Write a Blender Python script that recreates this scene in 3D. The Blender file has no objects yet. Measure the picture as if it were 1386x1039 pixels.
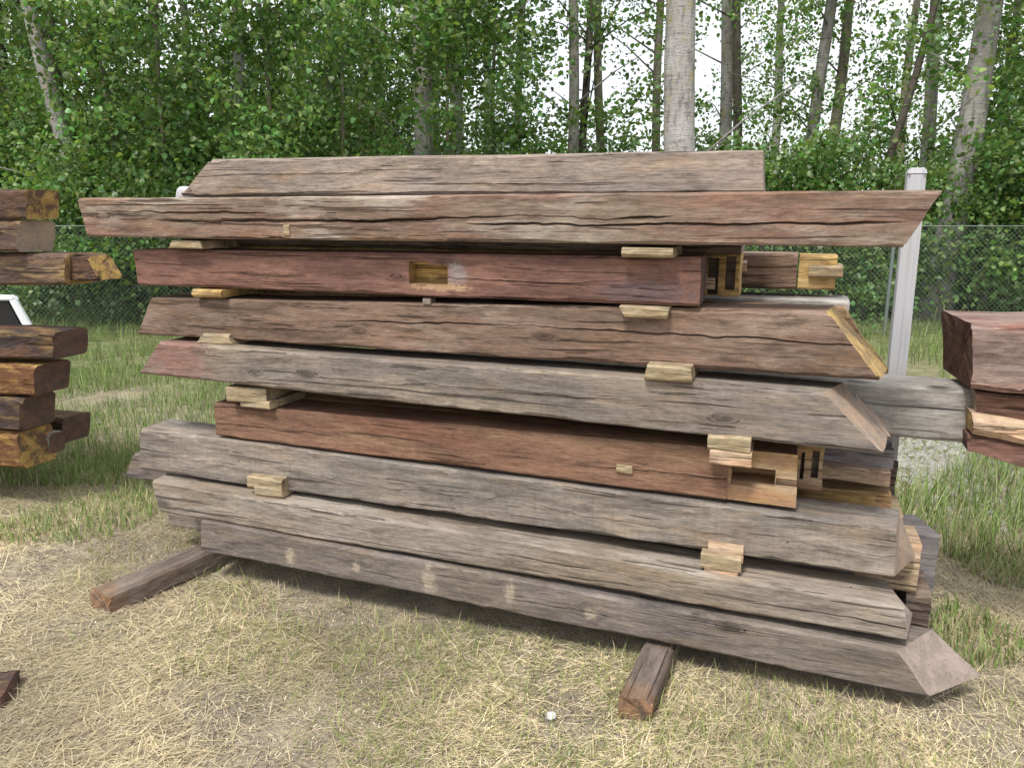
import bpy, bmesh, math, random
import numpy as np
from mathutils import Vector, Matrix, noise as mn

random.seed(7); rng = np.random.default_rng(7)
sc = bpy.context.scene
C = sc.collection

# ------------------------------------------------------------------ camera, world, sun, exposure
F = 1040.0; PITCH = math.atan(234 / F); H = 1.68; G = 0.08
cam_d = bpy.data.cameras.new('camera'); cam = bpy.data.objects.new('camera', cam_d); C.objects.link(cam)
cam.location = (0, 0, H); cam.rotation_euler = (math.pi / 2 - PITCH, 0, 0)
cam_d.sensor_width = 36; cam_d.lens = 36 * F / 1386; cam_d.clip_start = .05; cam_d.clip_end = 3000
sc.camera = cam

SUN_EL, SUN_AZ = math.radians(60), math.radians(212)      # azimuth clockwise from +Y: behind the camera, a little to its left
w = bpy.data.worlds.new('World'); sc.world = w; w.use_nodes = True
nt = w.node_tree; nt.nodes.clear()
out = nt.nodes.new('ShaderNodeOutputWorld'); bg = nt.nodes.new('ShaderNodeBackground')
sky = nt.nodes.new('ShaderNodeTexSky'); sky.sky_type = 'NISHITA'; sky.sun_disc = False
sky.sun_elevation = SUN_EL; sky.sun_rotation = SUN_AZ; sky.dust_density = 3
tc = nt.nodes.new('ShaderNodeTexCoord'); cn = nt.nodes.new('ShaderNodeTexNoise'); cn.inputs['Scale'].default_value = 2.2; cn.inputs['Detail'].default_value = 5
cr = nt.nodes.new('ShaderNodeValToRGB'); cr.color_ramp.elements[0].position = .3; cr.color_ramp.elements[1].position = .7
cr.color_ramp.elements[0].color = (.80, .84, .90, 1); cr.color_ramp.elements[1].color = (1, 1, 1, 1)
sclr = nt.nodes.new('ShaderNodeVectorMath'); sclr.operation = 'SCALE'; sclr.inputs['Scale'].default_value = 9.5
mx = nt.nodes.new('ShaderNodeMix'); mx.data_type = 'RGBA'; mx.inputs[0].default_value = .85
nt.links.new(tc.outputs['Generated'], cn.inputs['Vector']); nt.links.new(cn.outputs['Fac'], cr.inputs['Fac'])
nt.links.new(cr.outputs['Color'], sclr.inputs[0]); nt.links.new(sky.outputs['Color'], mx.inputs[6]); nt.links.new(sclr.outputs[0], mx.inputs[7])
nt.links.new(mx.outputs[2], bg.inputs['Color']); bg.inputs['Strength'].default_value = .1
nt.links.new(bg.outputs[0], out.inputs['Surface'])

sl = bpy.data.lights.new('sun', 'SUN'); sun = bpy.data.objects.new('sun', sl); C.objects.link(sun)
sl.energy = 2.4; sl.angle = math.radians(12); sl.color = (1, .96, .9)
sd = Vector((math.sin(SUN_AZ) * math.cos(SUN_EL), math.cos(SUN_AZ) * math.cos(SUN_EL), math.sin(SUN_EL)))
sun.rotation_euler = sd.to_track_quat('Z', 'Y').to_euler(); sun.location = (0, -5, 12)
sc.view_settings.view_transform = 'Standard'; sc.view_settings.look = 'None'
sc.view_settings.exposure = 0.68; sc.view_settings.gamma = 1
sc.render.engine = 'CYCLES'; sc.cycles.use_denoising = True; sc.cycles.max_bounces = 6; sc.cycles.transparent_max_bounces = 4

# ------------------------------------------------------------------ frame of the stack
A = math.radians(19.5)
U = Vector((math.cos(A), -math.sin(A), 0)); N = Vector((math.sin(A), math.cos(A), 0)); P0 = Vector((1.41, 2.29, 0))
def ray(x, y):
    a = (x - 693) / F; b = -(y - 519.5) / F
    return Vector((a, math.cos(PITCH) + b * math.sin(PITCH), -math.sin(PITCH) + b * math.cos(PITCH)))
def hit(p, d):
    r = ray(*p); k = (P0.dot(N) + d) / r.dot(N); X = r * k
    return (X - P0).dot(U), H + X.z
def W(s, d, z): v = P0 + U * s + N * d; v.z = z; return v
def on_ground(p, z=0):
    r = ray(*p); k = (H - z) / -r.z; v = r * k; v.z = z; return v
def at(px, D, y=285):
    r = ray(px, y); k = D / r.y; v = r * k; v.z += H; return v

# ------------------------------------------------------------------ tagging
def tag(o, label=None, cat=None, group=None, kind=None):
    if label: o['label'] = label
    if cat: o['category'] = cat
    if group: o['group'] = group
    if kind: o['kind'] = kind
    return o
def link(name, me, mats, parent=None):
    o = bpy.data.objects.new(name, me); C.objects.link(o)
    for m in mats:
        if m is not None and len(me.materials) < len(mats): me.materials.append(m)
    if parent: o.parent = parent
    return o
def empty(name, loc=(0, 0, 0)):
    o = bpy.data.objects.new(name, None); C.objects.link(o); o.location = loc; o.empty_display_size = .1
    return o

# ------------------------------------------------------------------ materials
class NT:
    def __init__(s, name):
        s.m = bpy.data.materials.new(name); s.m.use_nodes = True; s.t = s.m.node_tree; s.t.nodes.clear()
        s.o = s.n('ShaderNodeOutputMaterial'); s.p = s.n('ShaderNodeBsdfPrincipled'); s.l(s.p.outputs[0], s.o.inputs[0])
    def n(s, k, **kw):
        x = s.t.nodes.new(k)
        for a, b in kw.items(): setattr(x, a, b)
        return x
    def l(s, a, b): s.t.links.new(a, b)
    def math(s, op, a, b=None, c=None, clamp=False):
        x = s.n('ShaderNodeMath', operation=op); x.use_clamp = clamp
        for i, v in enumerate((a, b, c)):
            if v is None: continue
            if isinstance(v, (int, float)): x.inputs[i].default_value = v
            else: s.l(v, x.inputs[i])
        return x.outputs[0]
    def mix(s, f, a, b, mode='MIX'):
        x = s.n('ShaderNodeMix', data_type='RGBA', blend_type=mode)
        for i, v in ((0, f), (6, a), (7, b)):
            if isinstance(v, (int, float)): x.inputs[i].default_value = v
            elif isinstance(v, tuple): x.inputs[i].default_value = (*v[:3], 1)
            else: s.l(v, x.inputs[i])
        return x.outputs[2]
    def noise(s, vec, sx, sy, sz, detail=3, rough=.55, off=0, dist=0):
        m = s.n('ShaderNodeMapping'); m.inputs['Scale'].default_value = (sx, sy, sz); m.inputs['Location'].default_value = (off * 7.3, off * 3.1, off * 5.7)
        s.l(vec, m.inputs[0]); x = s.n('ShaderNodeTexNoise'); x.inputs['Scale'].default_value = 1; x.inputs['Detail'].default_value = detail
        x.inputs['Roughness'].default_value = rough; x.inputs['Distortion'].default_value = dist; s.l(m.outputs[0], x.inputs['Vector']); return x.outputs['Fac']
    def step(s, v, a, b):
        x = s.n('ShaderNodeMapRange', interpolation_type='SMOOTHSTEP'); x.inputs[1].default_value = a; x.inputs[2].default_value = b
        s.l(v, x.inputs[0]); return x.outputs[0]

def wood(name, c1, c2, c3, seed, patch=(1.1, 3.5), saw=.0, dark=.55, spots=(), fresh=0.0, bump=.9, pmid=.5):
    """c1 main colour, c2 second colour in long patches, c3 pale worn colour"""
    c1, c2, c3 = [(c[0] * 1.01, c[1] * 1.01, c[2] * .965) for c in (c1, c2, c3)]
    k = NT(name); tc = k.n('ShaderNodeTexCoord'); v0 = tc.outputs['Object']
    # knots bend the grain
    mp = k.n('ShaderNodeMapping'); mp.inputs['Scale'].default_value = (3.6, 9.5, 9.5); mp.inputs['Location'].default_value = (seed * 1.7, seed, seed * 2.3); k.l(v0, mp.inputs[0])
    vo = k.n('ShaderNodeTexVoronoi'); vo.inputs['Scale'].default_value = 1; k.l(mp.outputs[0], vo.inputs['Vector'])
    sp = k.n('ShaderNodeSeparateColor'); k.l(vo.outputs['Color'], sp.inputs[0])
    isk = k.step(sp.outputs[0], .66, .68)
    kn = k.math('MULTIPLY', k.math('SUBTRACT', 1.0, k.step(vo.outputs['Distance'], .05, .26)), isk)
    ad = k.n('ShaderNodeVectorMath', operation='ADD'); cb = k.n('ShaderNodeCombineXYZ')
    k.l(k.math('MULTIPLY', kn, .035), cb.inputs[2]); k.l(k.math('MULTIPLY', kn, .035), cb.inputs[1])
    w1 = k.noise(v0, 1.3, 2, 2, 2, .5, seed + 5); k2 = k.math('MULTIPLY', k.math('SUBTRACT', w1, .5), .05)
    ad2 = k.n('ShaderNodeVectorMath', operation='ADD'); cb2 = k.n('ShaderNodeCombineXYZ'); k.l(k2, cb2.inputs[2])
    k.l(v0, ad.inputs[0]); k.l(cb.outputs[0], ad.inputs[1]); k.l(ad.outputs[0], ad2.inputs[0]); k.l(cb2.outputs[0], ad2.inputs[1])
    v = ad2.outputs[0]
    fib = k.noise(v, 11, 170, 170, 4, .7, seed); strk = k.noise(v, 2.6, 30, 30, 5, .68, seed + 1); spk = k.noise(v, 38, 60, 75, 4, .75, seed + 12); pat = k.noise(v, patch[0], patch[1], patch[1] * 1.6, 4, .62, seed + 2)
    crk = k.noise(v, 1.6, 75, 75, 2, .5, seed + 3); blot = k.noise(v0, 5, 16, 22, 5, .75, seed + 4)
    col = k.mix(k.step(pat, pmid - .07, pmid + .07), c1, c2)
    col = k.mix(k.math('MULTIPLY', k.step(k.noise(v, 2.1, 6, 9, 4, .6, seed + 8), .48, .66), .75), col, c3)
    dk = tuple(c * .34 for c in c1)
    col = k.mix(k.math('MULTIPLY', k.step(strk, .50, .72), dark), col, dk)
    col = k.mix(k.math('MULTIPLY', k.step(blot, .52, .68), .6), col, tuple(c * .33 for c in c1))
    stn = k.noise(v0, 1.2, 5, 8, 5, .72, seed + 15); col = k.mix(k.math('MULTIPLY', k.step(stn, .52, .64), .5), col, tuple(c * .42 for c in c1)); wrm = k.noise(v, 2.4, 7, 9, 4, .6, seed + 17); col = k.mix(k.math('MULTIPLY', k.step(wrm, .55, .7), .35), col, (c1[0] * 1.3, c1[1] * 1.12, c1[2] * .85))
    for (x, z, rx, rz, cc) in spots:
        sx = k.n('ShaderNodeSeparateXYZ'); k.l(v0, sx.inputs[0])
        d1 = k.math('POWER', k.math('DIVIDE', k.math('SUBTRACT', sx.outputs[0], x), rx), 2.0); d2 = k.math('POWER', k.math('DIVIDE', k.math('SUBTRACT', sx.outputs[2], z), rz), 2.0)
        dd = k.math('ADD', k.math('SQRT', k.math('ADD', d1, d2)), k.math('MULTIPLY', k.math('SUBTRACT', k.noise(v0, 34, 30, 34, 5, .8, seed + 9), .5), 2.6))
        col = k.mix(k.math('MULTIPLY', k.math('SUBTRACT', 1.0, k.step(dd, .3, 1.15)), .72), col, cc)
    col = k.mix(k.math('MULTIPLY', kn, .75), col, tuple(c * .28 for c in c1))
    rings = k.math('SINE', k.math('MULTIPLY', vo.outputs['Distance'], 75.0))
    # fibre brightness, thin dark checks
    fb = k.math('ADD', .42, k.math('MULTIPLY', fib, 1.16)); fb = k.math('MULTIPLY', fb, k.math('ADD', .62, k.math('MULTIPLY', spk, .78)))
    fb = k.math('MULTIPLY', fb, k.math('ADD', .72, k.math('MULTIPLY', k.noise(v, 1.7, 10, 16, 4, .65, seed + 13), .58)))
    if saw: fb = k.math('MULTIPLY', fb, k.math('ADD', 1 - saw * .5, k.math('MULTIPLY', k.noise(v0, 55, 1.5, 3, 3, .7, seed + 6), saw)))
    cc = k.n('ShaderNodeCombineColor');
    for i in range(3): k.l(fb, cc.inputs[i])
    col = k.mix(1.0, col, cc.outputs[0], 'MULTIPLY')
    mpn = k.n('ShaderNodeMapping'); mpn.inputs['Scale'].default_value = (9, 14, 14); mpn.inputs['Location'].default_value = (seed * 3.3, seed * .7, seed); k.l(v0, mpn.inputs[0])
    vn = k.n('ShaderNodeTexVoronoi'); vn.inputs['Scale'].default_value = 1; k.l(mpn.outputs[0], vn.inputs['Vector']); sn = k.n('ShaderNodeSeparateColor'); k.l(vn.outputs['Color'], sn.inputs[0])
    hole = k.math('MULTIPLY', k.math('SUBTRACT', 1.0, k.step(vn.outputs['Distance'], .03, .06)), k.step(sn.outputs[1], .80, .82)); col = k.mix(k.math('MULTIPLY', hole, .85), col, (.02, .015, .012))
    check = k.step(crk, .635, .675)
    col = k.mix(k.math('MULTIPLY', check, .7), col, tuple(c * .15 for c in c1))
    k.l(col, k.p.inputs['Base Color']); k.p.inputs['Roughness'].default_value = .95; k.p.inputs['Specular IOR Level'].default_value = .12
    hgt = k.math('ADD', k.math('MULTIPLY', fib, .45), k.math('MULTIPLY', strk, .6)); hgt = k.math('SUBTRACT', hgt, k.math('MULTIPLY', check, .9))
    hgt = k.math('ADD', hgt, k.math('MULTIPLY', k.math('MULTIPLY', rings, kn), .15)); hgt = k.math('ADD', hgt, k.math('MULTIPLY', spk, .4)); hgt = k.math('ADD', hgt, k.math('MULTIPLY', blot, .5))
    bp = k.n('ShaderNodeBump'); bp.inputs['Strength'].default_value = bump; bp.inputs['Distance'].default_value = .006; k.l(hgt, bp.inputs['Height']); k.l(bp.outputs[0], k.p.inputs['Normal'])
    return k.m

def endgrain(name, c1, c2, seed):
    k = NT(name); tc = k.n('ShaderNodeTexCoord'); v = tc.outputs['Object']
    a = k.noise(v, 14, 14, 14, 5, .7, seed); b = k.noise(v, 12, 90, 90, 3, .6, seed + 1)
    col = k.mix(k.step(a, .38, .62), c1, c2); col = k.mix(k.math('MULTIPLY', k.step(b, .5, .7), .45), col, tuple(c * .35 for c in c1))
    k.l(col, k.p.inputs['Base Color']); k.p.inputs['Roughness'].default_value = .9
    bp = k.n('ShaderNodeBump'); bp.inputs['Strength'].default_value = .6; bp.inputs['Distance'].default_value = .005; k.l(k.math('ADD', a, k.math('MULTIPLY', b, .5)), bp.inputs['Height']); k.l(bp.outputs[0], k.p.inputs['Normal'])
    return k.m

GREY = (.235, .200, .178); GREY2 = (.17, .15, .145); PALE = (.36, .315, .275); BROWN = (.20, .135, .108); RED = (.205, .092, .068); REDD = (.15, .075, .06); OLIVE = (.19, .165, .12); PURP = (.135, .115, .12)
PINK = (.33, .21, .17)
def lx(p, d, o):
    s, z = hit(p, d); s0, z0 = hit(o, d); return s - s0, z - z0
def spot(p, d, o, rx, rz, c): a = lx(p, d, o); return (a[0], a[1], rx, rz, c)
TAN = (.46, .31, .18); YEL = (.52, .34, .10); CREAM = (.60, .49, .30)
M = dict(
    r0=wood('wood_top_grey_pink', (.31, .245, .205), (.26, .215, .195), (.37, .30, .26), 1, dark=.4),
    r1=wood('wood_brown_grey', (.235, .145, .115), (.20, .15, .12), PALE, 2, dark=.6),
    r2=wood('wood_red', (.205, .112, .09), (.17, .095, .08), (.27, .15, .12), 3, dark=.4, spots=(spot((619, 370), .08, (187, 386), .05, .055, (.26, .235, .235)), spot((870, 395), .08, (187, 386), .2, .05, (.12, .09, .10)), spot((600, 389), .08, (187, 386), .15, .016, (.50, .34, .2)))),
    r3=wood('wood_dark_brown', (.165, .115, .092), (.205, .135, .105), (.27, .205, .17), 4, dark=.6),
    r4=wood('wood_grey_pinkish', (.225, .185, .16), (.185, .16, .15), (.30, .25, .20), 5, saw=.25, spots=((.2, .1, .22, .2, (.23, .12, .10)),)),
    r5=wood('wood_red_brown', (.205, .12, .088), (.19, .10, .075), (.27, .17, .115), 6, saw=.2, dark=.45),
    r6=wood('wood_grey_weathered', (.245, .205, .182), (.18, .16, .15), (.32, .275, .24), 7, saw=.35),
    r7=wood('wood_grey_ochre', (.265, .225, .20), (.235, .19, .155), (.36, .32, .29), 8, dark=.5),
    r8=wood('wood_purple_grey', (.155, .132, .13), (.175, .145, .125), (.225, .19, .17), 9, saw=.2,
            spots=tuple(spot(p, 0, (272, 745), a, b, (.42, .35, .27)) for p, a, b in (((392, 752), .03, .05), ((482, 768), .022, .03), ((580, 786), .04, .07), ((690, 802), .025, .055), ((800, 830), .04, .03)))),
    e8=wood('wood_cut_face', (.30, .235, .20), (.255, .20, .17), (.36, .30, .25), 31, dark=.35, spots=(spot((1290, 903), .12, (272, 745), .035, .013, (.02, .015, .012)),)),
    back=wood('wood_back_grey', (.30, .28, .275), (.24, .225, .225), (.40, .375, .36), 10, dark=.5),
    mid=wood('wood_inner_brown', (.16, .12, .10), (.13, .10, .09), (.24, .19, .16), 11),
    lil=wood('wood_lilac_grey', (.21, .19, .20), (.17, .155, .165), (.28, .26, .26), 12),
    sleep=wood('wood_sleeper', (.175, .14, .125), (.14, .105, .085), (.26, .215, .185), 13, spots=((0, 0, .10, .2, (.20, .115, .065)),)),
    fresh=wood('wood_fresh_tan', (.33, .205, .135), (.38, .25, .13), (.46, .35, .25), 14, dark=.5, patch=(5, 9)),
    yellow=wood('wood_yellow', (.45, .30, .115), (.27, .17, .085), (.52, .41, .23), 15, dark=.5, patch=(6, 9)),
    stick=wood('wood_sticker', (.40, .32, .22), (.30, .225, .14), (.52, .45, .34), 16, dark=.5, patch=(6, 12)),
    stickg=wood('wood_sticker_grey', (.33, .28, .22), (.42, .33, .22), (.45, .38, .3), 17, dark=.4, patch=(6, 12)),
    pinkst=wood('wood_sticker_pink', (.42, .29, .22), (.42, .33, .22), (.5, .38, .3), 18, dark=.3, patch=(6, 12)),
    lp1=wood('wood_left_dark', (.06, .045, .045), (.12, .07, .05), (.27, .18, .075), 21, patch=(4, 6), dark=.4),
    lp2=wood('wood_left_orange', (.26, .15, .06), (.13, .06, .038), (.42, .29, .11), 22, patch=(6, 10), dark=.4),
    lp3=wood('wood_left_grey', (.14, .095, .08), (.11, .075, .065), (.32, .22, .10), 23, patch=(4, 6)),
    rp1=wood('wood_right_pink', (.27, .135, .115), (.24, .18, .165), (.37, .27, .23), 24),
    rp2=wood('wood_right_dark', (.085, .045, .036), (.11, .06, .045), (.14, .09, .07), 25),
)
E = dict(tan=endgrain('end_tan', (.34, .245, .175), (.26, .205, .165), 1), yel=endgrain('end_yellow', (.50, .34, .12), (.24, .16, .085), 2), grey=endgrain('end_grey', (.31, .25, .21), (.235, .185, .16), 3),
         dark=endgrain('end_dark', (.075, .05, .042), (.13, .07, .05), 4), lf=endgrain('end_left', (.10, .055, .035), (.38, .24, .07), 5), rust=endgrain('end_rust', (.30, .17, .09), (.09, .06, .045), 6))

# ------------------------------------------------------------------ timbers
def n3(x, y, z): return mn.noise(Vector((x, y, z)))
def loft(cr, depth, backL=(0, 0), backR=(0, 0), seed=0, cracks=(), nx=None, detail=True, rough=1.0):
    """cr: (sTL,zTL),(sTR,zTR),(sBL,zBL),(sBR,zBR) of the front face, local; returns bmesh verts/faces
    cracks: (v_left, v_right, t0, t1, depth, halfwidth, wander)"""
    (sTL, zTL), (sTR, zTR), (sBL, zBL), (sBR, zBR) = cr
    L = max(sTR, sBR) - min(sTL, sBL); hh = max(zTL - zBL, .02)
    nx = nx or max(6, int(L / .022))
    rows = []                                                    # (face, parameter)
    vs = [i / 12 for i in range(13)] if detail else [0, .33, .66, 1]
    cv = {}
    for ci, c in enumerate(cracks):
        for dv in (-2.2, -1, 0, 1, 2.2): cv[(.5 * (c[0] + c[1]) + dv * c[5] / hh)] = (ci, dv)
    vv = sorted([x for x in vs if all(abs(x - q) > .35 * (1 / 12) for q in cv)] + [q for q in cv if 0 < q < 1])
    e = .006 * rough                                             # chamfer
    for x in vv: rows.append(('F', x))
    nt_ = 7 if detail else 2
    for i in range(nt_): rows.append(('T', i / (nt_ - 1)))
    for i in range(3): rows.append(('B', 1 - i / 2))
    for i in range(3): rows.append(('U', 1 - i / 2))
    nr = len(rows); V = []
    for i in range(nx + 1):
        t = i / nx
        ch = e * (.9 + 2.2 * max(0, n3(t * L * 5, seed, 3.3)) + 3.5 * max(0, n3(t * L * 1.7, seed, 8.3) - .1) + 2.2 * max(0, n3(t * L * 14, seed, 1.3) - .15))
        for f, q in rows:
            if f == 'F': vq, wq = q, 0
            elif f == 'T': vq, wq = 1, q
            elif f == 'B': vq, wq = q, 1
            else: vq, wq = 0, q
            # wander of the rows to follow cracks
            v = vq; disp = 0
            if f == 'F':
                for ci, c in enumerate(cracks):
                    v0 = .5 * (c[0] + c[1]); g = math.exp(-((q - v0) / .085) ** 2)
                    path = (c[0] - v0) + (c[1] - c[0]) * t + c[6] * (.7 * n3(t * L * 1.3, seed + ci * 3.7, .5) + .45 * n3(t * L * 5, seed + ci, 5.5) + .28 * n3(t * L * 22, seed + ci, 2.5))
                    v += g * path * min(1, min(v0, 1 - v0) * 3)
                    if q in cv and cv[q][0] == ci:
                        m = max(0, min(1, (t - c[2]) / .04)) * max(0, min(1, (c[3] - t) / .04)) if c[2] < c[3] else 1
                        m *= max(.15, min(1, .75 + 2.2 * n3(t * L * 2.1, seed + 20 + ci, 1.5)))
                        dv = cv[q][1]
                        if dv == 0: disp += c[4] * m
                        elif abs(dv) == 1: disp += c[4] * .10 * m - .002 * m; v -= dv * .6 * (1 - m) * c[5] / hh
                v = max(0, min(1, v))
            sl_, sr_ = sBL + (sTL - sBL) * v, sBR + (sTR - sBR) * v
            sl_ += (backL[1] + (backL[0] - backL[1]) * v) * wq; sr_ += (backR[1] + (backR[0] - backR[1]) * v) * wq
            s = sl_ + (sr_ - sl_) * t
            zb = zBL + (zBR - zBL) * t; zt = zTL + (zTR - zTL) * t
            z = zb + (zt - zb) * v; wy = depth * wq
            # edge wear
            if f == 'F' and q in (0, 1): z += (ch if q == 0 else -ch); wy += 0
            if f == 'T' and q == 0: wy += ch
            if f == 'T' and q == 1: wy -= e
            if f == 'B' and q in (0, 1): z += (e if q == 0 else -e)
            if f == 'U' and q == 1: wy -= e
            if f == 'U' and q == 0: wy += ch * .8
            dz = .0035 * rough * n3(s * 1.3, seed + 2, wy * 2) + .0015 * rough * n3(s * 7, seed, wy * 9)
            dw = .0045 * rough * n3(s * 1.1, seed + 7, z * 5) + .0022 * rough * n3(s * 6, seed + 3, z * 22)
            z += dz; wy += dw + disp; wy += .0018 * rough * n3(s * 20, seed, z * 60)
            s += (.004 * min(rough, 1.6) * n3(z * 18, wy * 18, seed) + .0018 * n3(z * 70, wy * 70, seed + 4)) if i in (0, nx) else 0
            V.append((s, wy, z))
    Fc = []; mi = []
    for i in range(nx):
        for j in range(nr):
            a = i * nr + j; b = i * nr + (j + 1) % nr
            Fc.append((a, a + nr, b + nr, b)); mi.append(0)
    # the loop runs front up, top back, back down, underside forward
    for base, flip in ((0, True), (nx * nr, False)):
        c = np.mean([V[base + j] for j in range(nr)], axis=0); ci = len(V); V.append(tuple(c))
        for j in range(nr):
            a, b = base + j, base + (j + 1) % nr
            Fc.append((a, b, ci) if flip else (b, a, ci)); mi.append(1)
    return V, Fc, mi
def mesh_of(name, V, Fc, mi=None, smooth=False):
    me = bpy.data.meshes.new(name); me.from_pydata(V, [], Fc)
    if mi is not None: me.polygons.foreach_set('material_index', mi)
    bm = bmesh.new(); bm.from_mesh(me); bmesh.ops.recalc_face_normals(bm, faces=bm.faces); bm.to_mesh(me); bm.free()
    if smooth: me.polygons.foreach_set('use_smooth', [True] * len(me.polygons))
    me.update(); return me
SEED = [0]
def cut(o, boxes):
    """boxes: (x0,x1,y0,y1,z0,z1) in the timber's local frame; walls take material slot 2"""
    V, Fc = [], []
    for (x0, x1, y0, y1, z0, z1) in boxes:
        b = len(V); V += [(x, y, z) for x in (x0, x1) for y in (y0, y1) for z in (z0, z1)]
        Fc += [tuple(b + i for i in f) for f in ((0, 1, 3, 2), (4, 6, 7, 5), (0, 4, 5, 1), (2, 3, 7, 6), (0, 2, 6, 4), (1, 5, 7, 3))]
    me = mesh_of('cutter', V, Fc, [2] * len(Fc)); c = bpy.data.objects.new('cutter', me); C.objects.link(c); c.matrix_world = o.matrix_world.copy(); c.location = o.location; c.rotation_euler = o.rotation_euler
    for m in o.data.materials: me.materials.append(m)
    md = o.modifiers.new('cut', 'BOOLEAN'); md.object = c; md.operation = 'DIFFERENCE'; md.solver = 'EXACT'
    dg = bpy.context.evaluated_depsgraph_get(); dg.update()
    ne = bpy.data.meshes.new_from_object(o.evaluated_get(dg)); o.modifiers.clear(); o.data = ne
    bpy.data.objects.remove(c); bpy.data.meshes.remove(me)
def timber(name, label, cr, d, depth, mat, emat, cracks=(), backL=(0, 0), backR=(0, 0), yaw=0, cutm=None, cat='timber', group=None, detail=True, rough=1, frame=None, parent=None):
    """cr in (s,z) world values of the front face at depth d; object origin at its lower left front corner"""
    SEED[0] += 1; sd_ = SEED[0] * 3.17
    s0, z0 = cr[2]
    loc = [(s - s0, z - z0) for s, z in cr]
    V, Fc, mi = loft(loc, depth, backL, backR, sd_, cracks, detail=detail, rough=rough)
    me = mesh_of(name, V, Fc, mi); o = link(name, me, [mat, emat, cutm or M['yellow']])
    o.location = W(s0, d, z0); o.rotation_euler = (0, 0, -A + yaw)
    if label: tag(o, label, cat, group)
    if parent: o.parent = parent; o.matrix_parent_inverse = Matrix.Identity(4)
    return o
def px4(TL, TR, BL, BR, d): return [hit(p, d) for p in (TL, TR, BL, BR)]
GS = 'reclaimed timbers in the big stack'

R8c = px4((272, 705), (1215, 880), (272, 745), (1258, 943), 0)
tb, bb = hit((1262, 857), .2), hit((1324, 917), .2)
r8 = timber('timber', 'lowest purplish grey timber of the big stack, pale scuffs on its face, pointed right end', R8c, 0, .2, M['r8'], E['grey'],
       cutm=M['mid'], cracks=((.72, .80, .62, 1.1, .006, .004, .1),), backR=(tb[0] - R8c[1][0], bb[0] - R8c[3][0]), group=GS)
r7 = timber('timber', 'grey timber second from the bottom with a long crack and a bright worn top edge', px4((205, 650), (1225, 822), (216, 692), (1228, 868), .015), .015, .2, M['r7'], E['grey'],
       cracks=((.62, .42, .45, 1.2, .022, .0055, .16), (.16, .24, .0, .5, .010, .0035, .1)), backR=(-.04, .04), group=GS)
r6 = timber('timber', 'weathered grey timber third from the bottom with a jagged broken crack', px4((190, 580), (1215, 716), (190, 636), (1210, 781), .09), .09, .2, M['r6'], E['tan'],
       cracks=((.46, .42, .05, .8, .015, .0055, .26), (.5, .36, .8, 1.2, .02, .0065, .12)), backR=(.03, .09), group=GS)
r5 = timber('timber', 'reddish brown timber fourth from the bottom with an open slot cut near its right end', px4((290, 545), (1080, 618), (292, 589), (1077, 690), .10), .10, .2, M['r5'], E['tan'],
       cracks=((.42, .42, .0, .97, .007, .003, .08),), cutm=M['fresh'], group=GS)
r4 = timber('timber', 'grey timber with both ends slanted, directly below the dark brown slanted one', px4((215, 463), (1115, 531), (190, 506), (1195, 615), .04), .04, .2, M['r4'], E['tan'],
       cracks=((.55, .5, .4, .75, .004, .003, .15),), backR=(.07, .035), group=GS)
r3 = timber('timber', 'dark brown timber with slanted ends and a long straight crack on its right half', px4((205, 403), (1120, 421), (186, 452), (1190, 515), .09), .09, .2, M['r3'], E['yel'],
       cracks=((.62, .56, .3, 1.2, .015, .004, .09), (.3, .34, .05, .4, .006, .003, .1)), backR=(.03, .04), group=GS)
r2 = timber('timber', 'reddish timber with a small mortise in mid face and a square right end', px4((180, 338), (950, 348), (187, 386), (946, 415), .08), .08, .2, M['r2'], E['dark'],
       cracks=((.5, .45, .55, .9, .003, .002, .12),), cutm=M['yellow'], group=GS)
r1 = timber('timber', 'longest brown timber across the top of the stack, split along its whole length', px4((105, 268), (1275, 258), (118, 320), (1222, 336), .02), .02, .2, M['r1'], E['tan'],
       cracks=((.66, .58, .02, .30, .02, .0055, .10), (.44, .56, .12, .78, .034, .0075, .13), (.36, .40, .55, .99, .022, .006, .10), (.80, .84, .0, .25, .007, .003, .05)), group=GS)
r0z = hit((285, 215), .25)
r0 = timber('timber', 'topmost pale pinkish grey timber, slanted at its left end and shorter than the one below', [hit((285, 215), .25), hit((1033, 203), .25), (hit((246, 275), .25)[0], 1.745), (hit((1033, 256), .25)[0], 1.745)], .25, .19, M['r0'], E['grey'],
       cracks=((.55, .6, .05, .35, .004, .003, .1), (.25, .22, .55, .9, .004, .003, .12)), group=GS)

def lp(o, p, d):                                                # pixel on the plane d to the timber's local x,z
    s, z = hit(p, d); v = o.matrix_basis.inverted() @ W(s, d, z); return v.x, v.z
def cutpx(o, d, rects):
    bx = []
    for (x0, y0, x1, y1, dep) in rects:
        a = lp(o, (x0, y1), d); b = lp(o, (x1, y0), d); bx.append((a[0], b[0], -.03, dep, a[1], b[1]))
    cut(o, bx)
cutpx(r2, .08, [(554, 359, 606, 384, .07)])
cutpx(r2, .08, [(554, 354, 580, 362, .025)])
cutpx(r5, .10, [(980, 560, 1110, 710, .018)])
cutpx(r5, .10, [(988, 638, 1050, 657, .17)])
cutpx(r5, .10, [(1049, 655, 1110, 660, .05)])

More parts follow.
